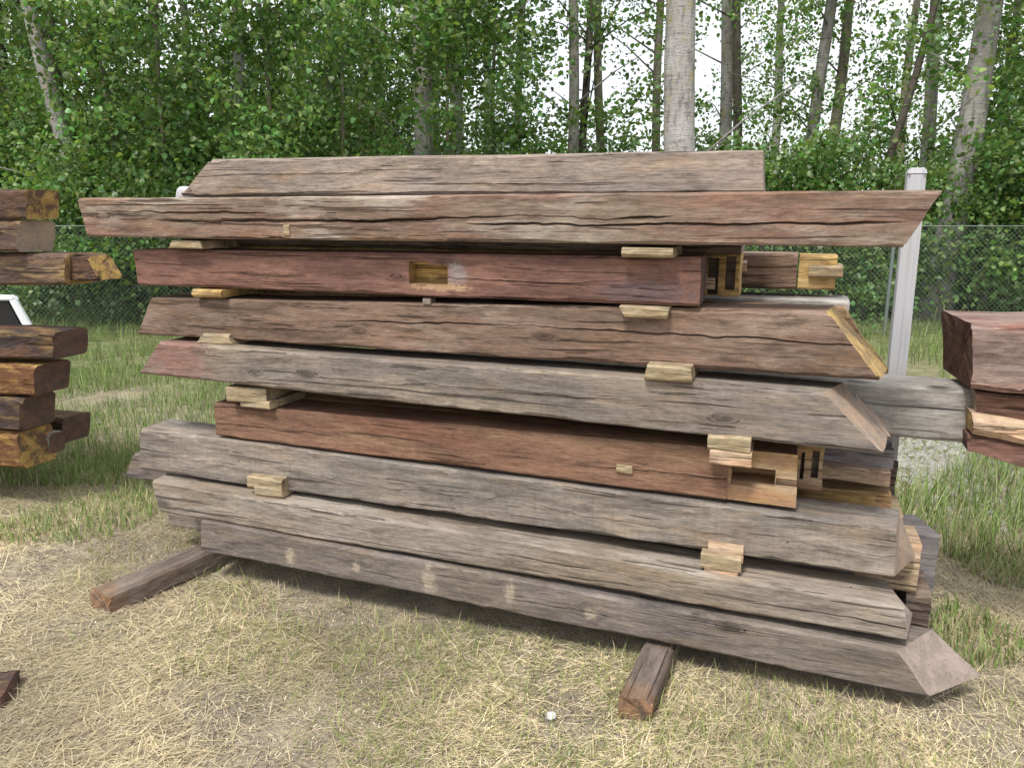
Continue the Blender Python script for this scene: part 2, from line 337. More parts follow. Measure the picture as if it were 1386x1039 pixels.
# second and third timbers of each row: their right (and some left) ends show past the front ones
def tim_s(label, sL, sR, z0, z1, d, mat, emat, depth=.2, bev=(0, 0, 0, 0), **kw):
    return timber('timber', label, [(sL + bev[0], z1), (sR - bev[1], z1), (sL, z0), (sR, z0)], d, depth, mat, emat, group=GS, **kw)
def hs(x, y, d): return hit((x, y), d)[0]
def hz(x, y, d): return hit((x, y), d)[1]
d2, d3 = .32, .56
b8 = tim_s('grey timber lying behind the lowest one, its pale left end showing beside the tilted sleeper', hs(229, 710, .22), -.55, .13, .265, .22, M['r6'], E['grey'])
b7 = tim_s('dark purplish timber behind the second row, its slanted left end sticking out past the stack', hs(170, 655, .24), -.25, .345, .48, .24, M['r8'], E['dark'], bev=(.08, 0, 0, 0))
b6 = tim_s('tan ended timber right behind the jagged cracked grey one', -2.7, hs(1245, 760, d2), hz(1245, 804, d2), hz(1245, 738, d2), d2, M['pinkst'], E['tan'], rough=2)
c6 = tim_s('grey timber rearmost in the third row from the bottom, its right end squared', -2.5, hs(1268, 760, d3), hz(1268, 808, d3), hz(1268, 724, d3), d3, M['lil'], E['grey'], backR=(-.06, 0))
b5 = tim_s('tan mortised timber end directly behind the slotted reddish one', -2.85, hs(1115, 620, d2), hz(1100, 665, d2), hz(1115, 603, d2), d2, M['fresh'], E['tan'], cutm=M['mid'])
cutpx(b5, d2, [(1082, 612, 1090, 648, .05), (1097, 610, 1110, 646, .04)])
l5 = tim_s('small grey timber end behind the left end of the reddish brown one', hs(262, 565, d2), hs(420, 565, d2), hz(262, 578, d2), hz(262, 549, d2), d3, M['lil'], E['grey'], detail=False)
b4 = timber('timber', 'tan timber end with a slanted cut just behind the grey slanted timber', [(-2.9, hz(1150, 546, d2)), hit((1162, 546), d2), (-2.9, hz(1200, 592, d2)), hit((1206, 592), d2)], d2, .17, M['r0'], E['tan'], group=GS)
b3 = timber('timber', 'light grey topped timber behind the dark brown one with a ragged yellow slanted end', [(-3.05, hz(1140, 424, .31)), hit((1146, 424), .31), (-3.1, hz(1190, 507, .31)), hit((1201, 508), .31)], .31, .2, M['fresh'], E['yel'], group=GS, rough=3)
c3 = tim_s('pale grey timber rearmost beside the white post, its flat top visible', -2.7, hs(1150, 405, .54), hz(1160, 446, .54), hz(1150, 407, .54), .54, M['back'], E['tan'], detail=True)
b2 = tim_s('yellow ribbed mortised timber end just right of the square reddish one', -3.0, hs(1001, 370, d2), hz(1001, 402, d2), hz(1001, 344, d2), d2, M['yellow'], E['yel'], cutm=M['mid'])
cutpx(b2, d2, [(957, 349, 974, 398, .06), (981, 347, 997, 392, .05)])
c2 = tim_s('reddish brown timber rearmost of its row ending in a pale tenon', -2.8, hs(1078, 370, .6), hz(1078, 392, .6), hz(1078, 344, .6), .6, M['r3'], E['yel'])
b1 = tim_s('brown timber under the topmost one, mostly behind the longest timber', -3.2, -.72, 1.533, 1.742, .26, M['mid'], E['grey'], detail=False)
gb = tim_s('silver grey split timber sticking far out to the right behind the stack', -2.4, hs(1318, 560, d3), hz(1318, 601, d3), hz(1318, 527, d3), d3, M['back'], E['grey'],
           cracks=((.62, .60, .0, 1.2, .03, .006, .03), (.25, .3, .9, 1, .008, .003, .05)))
# loose ends low on the right
x1 = tim_s('lilac grey timber end under the slanted grey timber at right', -1.3, hs(1211, 628, d3), hz(1211, 641, d3), hz(1211, 614, d3), .60, M['lil'], E['grey'], rough=2.5)
x2 = tim_s('tan plank end with a yellow patch below the lilac timber end', -1.2, hs(1207, 650, .50), hz(1207, 662, .50), hz(1207, 643, .50), .53, M['pinkst'], E['yel'], depth=.2, rough=2.5)
x3 = tim_s('brown topped timber end with a bright tan side below the plank end', -1.2, hs(1206, 678, d3), hz(1206, 692, d3), hz(1206, 669, d3), .55, M['fresh'], E['tan'], depth=.25, rough=2.5)
x4 = tim_s('pale short block end resting on the rear timber at lower right', -.9, hs(1224, 700, .52), hz(1224, 716, .52), hz(1224, 700, .52), .53, M['stick'], E['yel'], depth=.24, detail=False)
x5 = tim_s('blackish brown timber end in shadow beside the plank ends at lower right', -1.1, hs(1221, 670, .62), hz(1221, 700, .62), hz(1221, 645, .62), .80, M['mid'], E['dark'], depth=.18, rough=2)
x6 = tim_s('short chipped yellow timber end just above the third row from the bottom at right', -.8, hs(1188, 690, .34), hz(1188, 706, .34), hz(1188, 690, .34), .335, M['yellow'], E['yel'], depth=.16, rough=2.5)
def part_box(name, p0, p1, d, dep, mat, parent, label=None):
    a = hit((p0[0], p1[1]), d); b = hit((p1[0], p0[1]), d)
    o = timber(name, None, [(a[0], b[1]), (b[0], b[1]), (a[0], a[1]), (b[0], a[1])], d, dep, mat, mat, detail=False, rough=.5)
    mw = Matrix.Translation(o.location) @ o.rotation_euler.to_matrix().to_4x4()
    o.parent = parent; pm = Matrix.Translation(parent.location) @ parent.rotation_euler.to_matrix().to_4x4()
    o.matrix_basis = pm.inverted() @ mw
    if label: o['label'] = label
    return o
part_box('tenon_shoulder', (1079, 346), (1134, 391), .62, .15, M['yellow'], c2, 'sawn yellow shoulder of the tenon')
part_box('tenon', (1094, 360), (1142, 375), .60, .16, M['stick'], c2, 'pale tenon sticking out of the end')
part_box('peg', (997, 353), (1011, 369), .58, .06, M['pinkst'], c2)
part_box('tenon_stub', (951, 376), (968, 391), .31, .05, M['pinkst'], b2)
part_box('peg', (572, 404), (582, 412), .085, .05, M['r6'], r3)
part_box('peg', (834, 631), (856, 639), .092, .05, M['stick'], r5, 'yellow peg end in the face')
part_box('paper_tag', (384, 304), (391, 320), .012, .012, M['stick'], r1, 'small whitish tag on the face')

# ------------------------------------------------------------------ stickers between the rows
def sticker(label, p0, p1, d, mat, dep=.25, yaw=0, skew=0, n=1):
    a = hit((p0[0], p1[1]), d); b = hit((p1[0], p0[1]), d)
    cr_ = [(a[0] + skew, b[1]), (b[0] - skew * .3, b[1]), (a[0], a[1]), (b[0], a[1])]
    return timber('sticker', label, cr_, d, dep, mat, mat, cat='spacer board', group='thin spacer boards between the timber rows', yaw=yaw, detail=False, rough=.8)
sticker('thin pale spacer board under the left part of the longest top timber', (228, 326), (272, 336), .03, M['stick'], skew=.02)
sticker('wide yellowish spacer board under the right part of the longest top timber', (841, 336), (911, 348), .02, M['stick'])
sticker('small yellow spacer board under the left end of the mortised reddish timber', (259, 393), (298, 402), .05, M['yellow'])
sticker('splintered yellow spacer board under the right end of the mortised reddish timber', (845, 417), (903, 430), .05, M['stick'], skew=-.02)
sticker('grey crumbly spacer board under the left end of the dark brown timber', (266, 453), (312, 465), .07, M['stickg'], skew=.04)
sticker('pale yellow spacer board under the right part of the dark brown timber', (871, 498), (937, 514), .015, M['stick'], skew=.01)
sticker('cream upper spacer board of the pair on the left end of the reddish brown timber', (307, 528), (356, 543), .05, M['stick'], yaw=.1)
sticker('grey lower spacer board of the pair on the left end of the reddish brown timber', (326, 544), (366, 550), .07, M['stickg'], yaw=-.05)
sticker('cream upper spacer board of the pair under the right end of the grey slanted timber', (957, 592), (1017, 610), .03, M['stick'])
sticker('cream lower spacer board of the pair above the open slot', (960, 614), (1018, 628), .03, M['pinkst'])
sticker('small yellow spacer board at the far left end under the weathered grey timber', (219, 629), (243, 638), .12, M['yellow'])
sticker('tan upper spacer board of the left pair on the second lowest timber', (335, 650), (380, 660), .045, M['stick'])
sticker('tan lower spacer board of the left pair on the second lowest timber', (345, 661), (380, 670), .04, M['stickg'], yaw=.04)
sticker('pinkish upper spacer board of the right pair on the second lowest timber', (957, 744), (1006, 757), .05, M['pinkst'])
sticker('yellow lower spacer board of the right pair on the second lowest timber', (948, 757), (1004, 769), .04, M['stick'], skew=.0)
sticker('thinnest pinkish spacer board, lowest of three at right on the second lowest timber', (952, 770), (998, 776), .04, M['pinkst'])
sticker('dark timber end filling the gap under the tan ended timbers at the lower right', (1222, 806), (1262, 846), .34, M['mid'], dep=.3)  # a dark timber end added as filler for this gap, not a spacer

# ------------------------------------------------------------------ sleepers on the ground
def gz(x, y):
    return .018 * math.sin(1.7 * x + .6 * y) * math.sin(1.1 * y - .4 * x + 1) + .010 * math.sin(5.1 * x + 2.2 * y + 2) * math.sin(4.3 * y - 1.9 * x) + .007 * math.sin(13 * x + 1) * math.sin(11 * y + 5 * x) + .004 * math.sin(27 * x + 3 * y) * math.sin(24 * y - 7 * x)
def sleeper(label, pl, pr, ang_dir, length, h, mat, emat, w_=None):
    a = on_ground(pl, h); b = on_ground(pr, h)                  # top edge of the near end
    a.z = b.z = 0; wd = (b - a).length if w_ is None else w_
    SEED[0] += 1
    V, Fc, mi = loft([(0, h), (length, h), (0.0, -.03), (length, -.03)], wd, (0, 0), (0, 0), SEED[0] * 3.1, (), detail=True, rough=1.8)
    # local x runs away from the camera, local y to the left of it -> mirror so the width goes right
    V = [(x + (0 if x > .02 else .02 * n3(y * 20, z * 30, 1)), y - wd, z) for x, y, z in V]
    me = mesh_of('sleeper', V, Fc, mi); o = link('sleeper', me, [mat, emat]); o.location = a; o.rotation_euler = (0, 0, ang_dir)
    tag(o, label, 'timber', 'timber bearers on the ground under the stack'); return o
def dirn(p0, p1, h):
    a = on_ground(p0, h); b = on_ground(p1, h); return math.atan2(b.y - a.y, b.x - a.x)
sleeper('reddish bearer timber poking out of the grass under the right part of the stack', (837, 938), (885, 945), dirn((837, 938), (872, 866), .085), 1.3, .085, M['sleep'], E['rust'], w_=.115)
sleeper('brown bearer with a split rusty end, angled out under the left stack end', (122, 797), (160, 815), dirn((122, 797), (262, 738), .10), 1.7, .10, M['sleep'], E['rust'], w_=.13)
o = sleeper('dark flat timber corner lying in the straw at the lower left edge of the photo', (28, 925), (15, 950), 0, 1.2, .06, M['lp1'], E['dark'], w_=.17)
o.rotation_euler = (0, 0, math.radians(197)); o.location = on_ground((8, 962), .0)

# ------------------------------------------------------------------ white posts behind the stack
def white_mat():
    k = NT('white_painted_wood'); tc = k.n('ShaderNodeTexCoord'); v = tc.outputs['Object']
    a = k.noise(v, 60, 60, 3, 3, .6, 1); b = k.noise(v, 8, 8, 5, 4, .7, 2)
    col = k.mix(k.math('MULTIPLY', k.step(a, .45, .75), .45), (.44, .44, .465), (.25, .25, .26)); col = k.mix(k.math('MULTIPLY', k.step(b, .5, .75), .4), col, (.42, .41, .4))
    col = k.mix(k.math('MULTIPLY', k.step(k.noise(v, 90, 90, 1.2, 4, .7, 5), .55, .68), .55), col, (.20, .19, .18)); k.l(col, k.p.inputs['Base Color']); k.p.inputs['Roughness'].default_value = .75; return k.m
MW = white_mat()
def post(label, ptop, pbot, d, wd, dp, rounded=False):
    (st, zt), (sb, zb) = hit(ptop, d), hit(pbot, d)
    sb0 = sb + (st - sb) * (0 - zb) / (zt - zb)
    root = empty('post', W(sb0, d, 0)); root.rotation_euler = (0, 0, -A); tag(root, label, 'post')
    bm = bmesh.new(); n = 12
    prof = [(-1, -1), (1, -1), (1, 1), (-1, 1)]
    rings = []
    for i in range(n + 1):
        t = i / n; z = t * zt - .05 * (1 - t); x = (st - sb0) * t
        sc_ = 1
        rings.append([bm.verts.new((x + px_ * wd / 2 + .002 * n3(z * 3, px_, py_), dp / 2 + py_ * dp / 2, z)) for px_, py_ in prof])
    for a_, b_ in zip(rings, rings[1:]):
        for j in range(4): bm.faces.new((a_[j], a_[(j + 1) % 4], b_[(j + 1) % 4], b_[j]))
    bm.faces.new(rings[-1]); bm.faces.new(rings[0][::-1])
    bmesh.ops.bevel(bm, geom=[e for e in bm.edges if abs((e.verts[0].co - e.verts[1].co).normalized().z) > .9], offset=.009, segments=2, affect='EDGES')
    me = bpy.data.meshes.new('shaft'); bm.to_mesh(me); bm.free(); link('shaft', me, [MW], root)
    bm = bmesh.new(); bmesh.ops.create_cube(bm, size=1)
    for v in bm.verts:
        k_ = .62 if v.co.z > 0 else 1.0
        v.co = Vector(((st - sb0) + v.co.x * (wd + .006) * (.82 if v.co.z > 0 else 1), dp / 2 + v.co.y * (dp + .006) * (.82 if v.co.z > 0 else 1), zt + .012 + v.co.z * .028))
    bmesh.ops.bevel(bm, geom=bm.edges[:], offset=.006, segments=2, affect='EDGES')
    me = bpy.data.meshes.new('cap'); bm.to_mesh(me); bm.free(); link('cap', me, [MW], root)
    return root
post('tall white wooden post standing behind the right end of the stack, leaning slightly', (1242, 236), (1209, 560), .82, .066, .075)
bm = bmesh.new(); bmesh.ops.create_icosphere(bm, subdivisions=4, radius=1)
for v in bm.verts:
    q = sum(abs(c) ** 4.5 for c in v.co) ** (-1 / 4.5); v.co = Vector((v.co.x * q * .06, v.co.y * q * .05, v.co.z * q * .085))
me = bpy.data.meshes.new('cap_block'); bm.to_mesh(me); bm.free(); o = link('cap_block', me, [MW]); o.location = W(hs(256, 258, .60), .60, 1.715); o.rotation_euler = (0, .1, -A)
o.data.polygons.foreach_set('use_smooth', [True] * len(o.data.polygons))
tag(o, 'small white rounded block behind the slanted left end of the topmost timber', 'block')

# ------------------------------------------------------------------ left pile, right pile
GL = 'dark timbers in the left pile'; GR = 'reddish timbers in the right pile'
def pile(label, x0, x1, yt, yb, yt2, yb2, d, mat, emat, group, depth=.22, bevL=0, bevR=0, backR=(0, 0), **kw):
    cr_ = [hit((x0, yt), d), hit((x1, yt2), d), hit((x0, yb), d), hit((x1, yb2), d)]
    cr_[1] = (cr_[1][0] - bevR, cr_[1][1])
    kw.setdefault('rough', 2.6); kw.setdefault('yaw', random.uniform(-.03, .03))
    return timber('timber', label, cr_, d, depth, mat, emat, group=group, backR=backR, **kw)
dl = .35
pile('dark timber end with a yellow painted band, topmost in the left pile', -240, 40, 252, 292, 256, 296, dl, M['lp1'], E['lf'], GL, backR=(-.03, -.03))
pile('tan timber end second from the top in the left pile', -240, 30, 296, 344, 298, 341, dl, M['lp3'], E['tan'], GL)
pile('long brown timber of the left pile sticking out furthest with a notched yellow tip', -240, 84, 342, 388, 344, 386, dl, M['lp3'], E['yel'], GL, backR=(.0, .0), bevR=.0)
tipo = pile('short grey timber tip with a splintered end, furthest out in the left pile', 86, 134, 344, 383, 347, 380, dl + .05, M['lp1'], E['lf'], GL, depth=.15, bevR=.08)
pile('square dark timber end with yellow patches in the middle of the left pile', -240, 70, 440, 480, 450, 487, dl, M['lp1'], E['dark'], GL)
pile('orange mottled timber end fourth from the bottom in the left pile', -240, 50, 486, 532, 494, 534, dl, M['lp2'], E['dark'], GL)
pile('rounded dark timber end with a tan streak low in the left pile', -240, 36, 530, 575, 538, 581, dl, M['lp1'], E['dark'], GL)
pile('grey slab end lying flat at the back of the left pile foot', -160, 84, 548, 570, 566, 600, dl + .3, M['lp3'], E['dark'], GL, depth=.2)
pile('pale topped slab wedged beside the lowest left timber', -160, 76, 570, 600, 585, 612, dl + .18, M['back'], E['dark'], GL, depth=.1, detail=False)
pile('lowest left timber with an orange slanted end resting on the grass', -240, 32, 574, 618, 586, 634, dl - .03, M['lp2'], E['lf'], GL, bevR=.05)
pile('blackish timber block between the rows at the left edge of the left pile', -240, -60, 405, 440, 408, 446, dl + .12, M['rp2'], E['dark'], GL, detail=False)

dr = .45
pile('thick pinkish topmost timber of the right pile with a dark brown end', 1316, 1620, 437, 526, 446, 560, dr, M['rp1'], M['rp2'], GR, yaw=0, depth=.40, backL=(-.03, -.03))
pile('brown middle timber of the right pile under the thick pinkish one', 1322, 1620, 528, 562, 560, 618, dr + .03, M['rp2'], E['tan'], GR, depth=.25)
pile('light chipped block end between the two lower timbers of the right pile', 1318, 1440, 560, 588, 580, 612, dr - .02, M['pinkst'], E['yel'], GR, depth=.2, detail=False)
pile('dark reddish lowest timber of the right pile hanging over the grass', 1310, 1620, 590, 612, 640, 700, dr + .01, M['r2'], E['dark'], GR, depth=.22)

# ------------------------------------------------------------------ small white cart seen through the left pile
def cart():
    D = 7.6; a = at(-60, D, 400); b = at(38, D, 441); root = empty('utility_vehicle', (a.x, D, 0)); tag(root, 'small white vehicle with a black window, glimpsed through the gap in the left pile', 'vehicle')
    zt, zb = a.z, b.z; Lx = b.x - a.x
    wm = NT('white_shell'); wm.p.inputs['Base Color'].default_value = (.75, .77, .8, 1); wm.p.inputs['Roughness'].default_value = .3
    bk = NT('black_panel'); bk.p.inputs['Base Color'].default_value = (.01, .01, .012, 1); bk.p.inputs['Roughness'].default_value = .35
    def prism(name, pts, y0, y1, m):
        bm = bmesh.new(); f = [bm.verts.new((x, y0, z)) for x, z in pts]; g = [bm.verts.new((x, y1, z)) for x, z in pts]; n = len(pts)
        bm.faces.new(f); bm.faces.new(g[::-1])
        for i in range(n): bm.faces.new((f[i], g[i], g[(i + 1) % n], f[(i + 1) % n]))
        bmesh.ops.recalc_face_normals(bm, faces=bm.faces); bmesh.ops.bevel(bm, geom=bm.edges[:], offset=.012, segments=2, affect='EDGES')
        me = bpy.data.meshes.new(name); bm.to_mesh(me); bm.free(); return link(name, me, [m], root)
    prism('roof_rail', [(0, zt - .05), (0, zt), (Lx - .14, zt), (Lx - .10, zt - .05)], 0, .1, wm.m)
    prism('slanted_pillar', [(Lx - .17, zt - .03), (Lx - .10, zt - .03), (Lx + .02, zb), (Lx - .06, zb)], 0, .06, wm.m)
    prism('panel', [(0, zb), (0, zt - .06), (Lx - .18, zt - .06), (Lx - .08, zb)], .03, .1, bk.m)
    prism('body', [(0, .2), (0, zb - .01), (Lx + .04, zb - .01), (Lx + .04, .2)], -.02, .12, wm.m)
    for x in (.15, Lx - .1):
        bm = bmesh.new(); bmesh.ops.create_cone(bm, cap_ends=True, segments=20, radius1=.2, radius2=.2, depth=.12, matrix=Matrix.Translation((x, -.02, .2)) @ Matrix.Rotation(math.pi / 2, 4, 'X'))
        me = bpy.data.meshes.new('wheel'); bm.to_mesh(me); bm.free(); link('wheel', me, [bk.m], root)
cart()

# ------------------------------------------------------------------ ground, one sheet to the horizon
def ground():
    def axis(lo, hi, step, far):
        a = list(np.arange(lo, hi + .001, step)); g = step
        while a[-1] < far: g *= 1.25; a.append(a[-1] + g)
        g = step
        while a[0] > -far: g *= 1.25; a.insert(0, a[0] - g)
        return a
    xs = axis(-5, 5, .05, 900); ys = axis(.5, 9, .05, 900)
    V = [(x, y, gz(x, y) if abs(x) < 60 and abs(y) < 60 else 0) for y in ys for x in xs]; n = len(xs)
    Fc = [(j * n + i, j * n + i + 1, (j + 1) * n + i + 1, (j + 1) * n + i) for j in range(len(ys) - 1) for i in range(n - 1)]
    k = NT('soil_and_thatch'); tc = k.n('ShaderNodeTexCoord'); v = tc.outputs['Object']
    big = k.noise(v, .9, .9, 1, 4, .6, 1); mid = k.noise(v, 6, 6, 6, 5, .7, 2); fine = k.noise(v, 60, 60, 60, 4, .7, 3); fib = k.noise(v, 140, 35, 50, 3, .6, 4, 1.5)
    col = k.mix(k.step(mid, .4, .65), (.28, .235, .19), (.48, .41, .30)); col = k.mix(k.math('MULTIPLY', k.step(big, .5, .68), .5), col, (.16, .17, .07))
    col = k.mix(k.math('MULTIPLY', k.step(fib, .5, .65), .6), col, (.46, .39, .25)); col = k.mix(k.math('MULTIPLY', k.step(fine, .55, .7), .6), col, (.07, .06, .05))
    sx = k.n('ShaderNodeSeparateXYZ'); k.l(v, sx.inputs[0]); far = k.step(sx.outputs[1], 6.0, 9.5)
    col = k.mix(k.math('MULTIPLY', far, .85), col, k.mix(k.step(mid, .4, .6), (.10, .14, .04), (.20, .21, .10)))
    k.l(col, k.p.inputs['Base Color']); k.p.inputs['Roughness'].default_value = 1; k.p.inputs['Specular IOR Level'].default_value = .1
    bp = k.n('ShaderNodeBump'); bp.inputs['Distance'].default_value = .02; bp.inputs['Strength'].default_value = .8; k.l(k.math('ADD', fine, fib), bp.inputs['Height']); k.l(bp.outputs[0], k.p.inputs['Normal'])
    me = bpy.data.meshes.new('ground'); me.from_pydata(V, [], Fc); me.polygons.foreach_set('use_smooth', [True] * len(Fc))
    tag(link('ground', me, [k.m]), kind='structure')
ground()
def gzn(x, y): return .018 * np.sin(1.7 * x + .6 * y) * np.sin(1.1 * y - .4 * x + 1) + .010 * np.sin(5.1 * x + 2.2 * y + 2) * np.sin(4.3 * y - 1.9 * x) + .007 * np.sin(13 * x + 1) * np.sin(11 * y + 5 * x) + .004 * np.sin(27 * x + 3 * y) * np.sin(24 * y - 7 * x)

def vcol_mat(name, trans=.25, rough=.8):
    k = NT(name); at_ = k.n('ShaderNodeAttribute'); at_.attribute_name = 'tint'; k.l(at_.outputs['Color'], k.p.inputs['Base Color'])
    k.p.inputs['Roughness'].default_value = rough; k.p.inputs['Specular IOR Level'].default_value = .25
    if trans:
        tr = k.n('ShaderNodeBsdfTranslucent'); k.l(at_.outputs['Color'], tr.inputs[0]); ms = k.n('ShaderNodeMixShader'); ms.inputs[0].default_value = trans
        k.l(k.p.outputs[0], ms.inputs[1]); k.l(tr.outputs[0], ms.inputs[2]); k.l(ms.outputs[0], k.o.inputs[0])
    return k.m
def np_mesh(name, V, F_idx, tint, per):
    """V (n,3), F_idx (m,3) triangles, tint (n,3)"""
    me = bpy.data.meshes.new(name); me.vertices.add(len(V)); me.vertices.foreach_set('co', V.astype(np.float32).ravel())
    me.loops.add(F_idx.size); me.loops.foreach_set('vertex_index', F_idx.astype(np.int32).ravel())
    me.polygons.add(len(F_idx)); me.polygons.foreach_set('loop_start', np.arange(0, F_idx.size, 3, dtype=np.int32))
    at_ = me.color_attributes.new('tint', 'FLOAT_COLOR', 'POINT'); c = np.ones((len(V), 4), np.float32); c[:, :3] = tint; at_.data.foreach_set('color', c.ravel())
    me.update(calc_edges=True); return me
def blades(x, y, length, width, az, lift, curl, col):
    """a curved two-segment blade per row; lift = rise angle at the root, curl = bending down towards the tip"""
    n = len(x); z = gzn(x, y); d = np.stack([np.cos(az), np.sin(az)], 1); s = np.stack([-np.sin(az), np.cos(az)], 1)
    P = []; cx, cy, cz = x.copy(), y.copy(), z + .0; ang = lift.copy(); seg = length / 2
    pts = [(cx, cy, cz)]
    for i in range(2):
        cx = cx + d[:, 0] * np.cos(ang) * seg; cy = cy + d[:, 1] * np.cos(ang) * seg; cz = cz + np.sin(ang) * seg; ang = ang - curl
        cz = np.maximum(cz, gzn(cx, cy) + .004); pts.append((cx, cy, cz))
    V = np.zeros((n, 5, 3))
    for i, wsc in ((0, 1), (1, .8)):
        for j, sg in ((0, -1), (1, 1)):
            V[:, i * 2 + j, 0] = pts[i][0] + s[:, 0] * width * wsc * sg / 2; V[:, i * 2 + j, 1] = pts[i][1] + s[:, 1] * width * wsc * sg / 2; V[:, i * 2 + j, 2] = pts[i][2]
    V[:, 4] = np.stack(pts[2], 1)
    base = (np.arange(n) * 5)[:, None]; Fi = np.concatenate([base + np.array([[0, 1, 3]]), base + np.array([[0, 3, 2]]), base + np.array([[2, 3, 4]])], 1).reshape(-1, 3)
    return V.reshape(-1, 3), Fi, np.repeat(col, 5, 0)
def smooth_noise(x, y, sc_, seed):
    r = np.random.default_rng(seed); out_ = np.zeros_like(x)
    for i in range(9):
        a = r.uniform(0, 6.28); f = sc_ * r.uniform(.6, 1.8); out_ += np.sin((x * math.cos(a) + y * math.sin(a)) * f + r.uniform(0, 6.28))
    return out_ / 3
def under_stack(x, y):                                          # footprint of the stack and bearers
    s = (x - P0.x) * U.x + (y - P0.y) * U.y; d = (x - P0.x) * N.x + (y - P0.y) * N.y
    return (s > -3.0) & (s < .0) & (d > .06) & (d < .8)
MG = vcol_mat('grass_blades', .3)
def scatter(n, y0, y1, k=.72, p=1.0):
    yy = np.sqrt(rng.uniform(y0 ** 2, y1 ** 2, n)) if p == 1 else y0 + (y1 - y0) * rng.uniform(0, 1, n) ** p
    return rng.uniform(-1, 1, n) * (yy * k + .35), yy
def grass():
    # straw, mostly lying
    X, Y = scatter(430000, 1.55, 5.6, .74, 1.0); m = rng.uniform(0, 1, len(X)) < np.clip(1.9 / Y, .35, 1) ** 1.3
    X, Y = X[m], Y[m]
    den = smooth_noise(X, Y, 2.6, 1); m = (rng.uniform(0, 1, len(X)) < np.clip(.80 + .5 * den + .45 * smooth_noise(X, Y, 9, 21), .15, 1)) & ~under_stack(X, Y); X, Y = X[m], Y[m]; n = len(X)
    flow = .5 + 1.1 * smooth_noise(X, Y, 1.3, 2) ; az = flow + rng.normal(0, .85, n) + (rng.uniform(0, 1, n) < .5) * math.pi
    g = smooth_noise(X, Y, 2.0, 3) + .35 * smooth_noise(X, Y, 7, 4)
    straw = np.array([.68, .57, .34]); pale = np.array([.80, .71, .50]); brn = np.array([.34, .27, .20]); grn = np.array([.21, .25, .08])
    t = rng.uniform(0, 1, (n, 1)); col = (straw * (1 - t) + pale * t) * np.clip(1 + .22 * smooth_noise(X, Y, 3.2, 31), .6, 1.3)[:, None]; q = rng.uniform(0, 1, n) < .26; col[q] = brn * rng.uniform(.6, 1.2, (q.sum(), 1))
    far = np.clip((Y - 3.0) / 2.5, 0, 1); q = rng.uniform(0, 1, n) < np.clip(.07 + .26 * g + .45 * far, .0, .85); col[q] = grn * rng.uniform(.7, 1.7, (q.sum(), 1)); col *= rng.uniform(.75, 1.15, (n, 1))
    L = rng.gamma(3, .022, n) + .012; lift = np.abs(rng.normal(.07, .17, n)); lift[q] += .6; L[q] *= .75
    parts = [blades(X, Y, L, rng.uniform(.0014, .0034, n), az, lift, rng.uniform(.0, .7, n), col)]
    X, Y = scatter(110000, 1.55, 5.2, .74); m = ~under_stack(X, Y) & (rng.uniform(0, 1, len(X)) < np.clip(2.2 / Y, .3, 1)); X, Y = X[m], Y[m]; n = len(X)
    pal = np.array([(.30, .25, .21), (.20, .165, .14), (.62, .54, .38), (.72, .66, .52), (.42, .34, .24), (.12, .10, .085), (.50, .42, .27)]); col = pal[rng.integers(0, 7, n)] * rng.uniform(.75, 1.25, (n, 1))
    parts.append(blades(X, Y, rng.uniform(.006, .028, n), rng.uniform(.002, .0055, n), rng.uniform(0, 6.28, n), np.abs(rng.normal(.15, .3, n)), rng.uniform(0, .5, n), col))
    # upright thin dry stalks and short green tufts
    X, Y = scatter(15000, 1.6, 6, .74); g = smooth_noise(X, Y, 2.0, 3) + .35 * smooth_noise(X, Y, 7, 4); m = (g > -.1) & ~under_stack(X, Y); X, Y = X[m], Y[m]; n = len(X)
    X = X + rng.normal(0, .01, n); col = np.where(rng.uniform(0, 1, (n, 1)) < .7, grn * rng.uniform(.8, 1.8, (n, 1)), straw)
    parts.append(blades(X, Y, rng.uniform(.03, .10, n), rng.uniform(.0018, .0035, n), rng.uniform(0, 6.28, n), rng.uniform(.7, 1.5, n), rng.uniform(.1, .8, n), col))
    # tall lush grass: left behind, right behind, and along the fence
    def tall(n, fx, hmin, hmax, cols, wd=(.004, .008)):
        X, Y = fx(n); n = len(X); c = np.array(cols)[rng.integers(0, len(cols), n)] * rng.uniform(.7, 1.3, (n, 1))
        parts.append(blades(X, Y, rng.uniform(hmin, hmax, n), rng.uniform(*wd, n), rng.uniform(0, 6.28, n), rng.uniform(1.05, 1.55, n), rng.uniform(.1, .9, n), c))
    GC = [(.13, .21, .05), (.18, .27, .07), (.24, .32, .11), (.34, .38, .17)]
    def box(x0, x1, y0, y1, cl=2.5, th=-.3):
        def f(n):
            X = rng.uniform(x0, x1, n); Y = rng.uniform(y0, y1, n); X2 = X * 1; m = smooth_noise(X, Y, cl, 9) > th
            m &= ~under_stack(X, Y); return X[m], Y[m]
        return f
    tall(30000, box(-6.5, -.8, 4.6, 8.2, 2.5, -2), .05, .17, GC, (.003, .006))
    tall(24000, box(-9, 12, 7.2, 11.5), .10, .30, GC, (.005, .009))
    tall(11000, box(1.8, 4.4, 3.5, 7.2), .12, .32, GC + [(.3, .27, .15)])
    tall(3500, box(1.5, 2.6, 2.6, 3.6, 3, .1), .04, .12, GC + [(.3, .27, .15), (.4, .34, .2)])
    tall(9000, box(-4.5, -1.8, 3.7, 5.3, 3, -.1), .04, .11, GC[1:] + [(.5, .42, .24)])
    tall(30000, box(-12, 16, 11.3, 17), .2, .6, GC, (.008, .016))
    V, Fi, T = [], [], []; o_ = 0
    for a, b, c in parts: V.append(a); Fi.append(b + o_); T.append(c); o_ += len(a)
    me = np_mesh('grass', np.concatenate(V), np.concatenate(Fi), np.concatenate(T), 5)
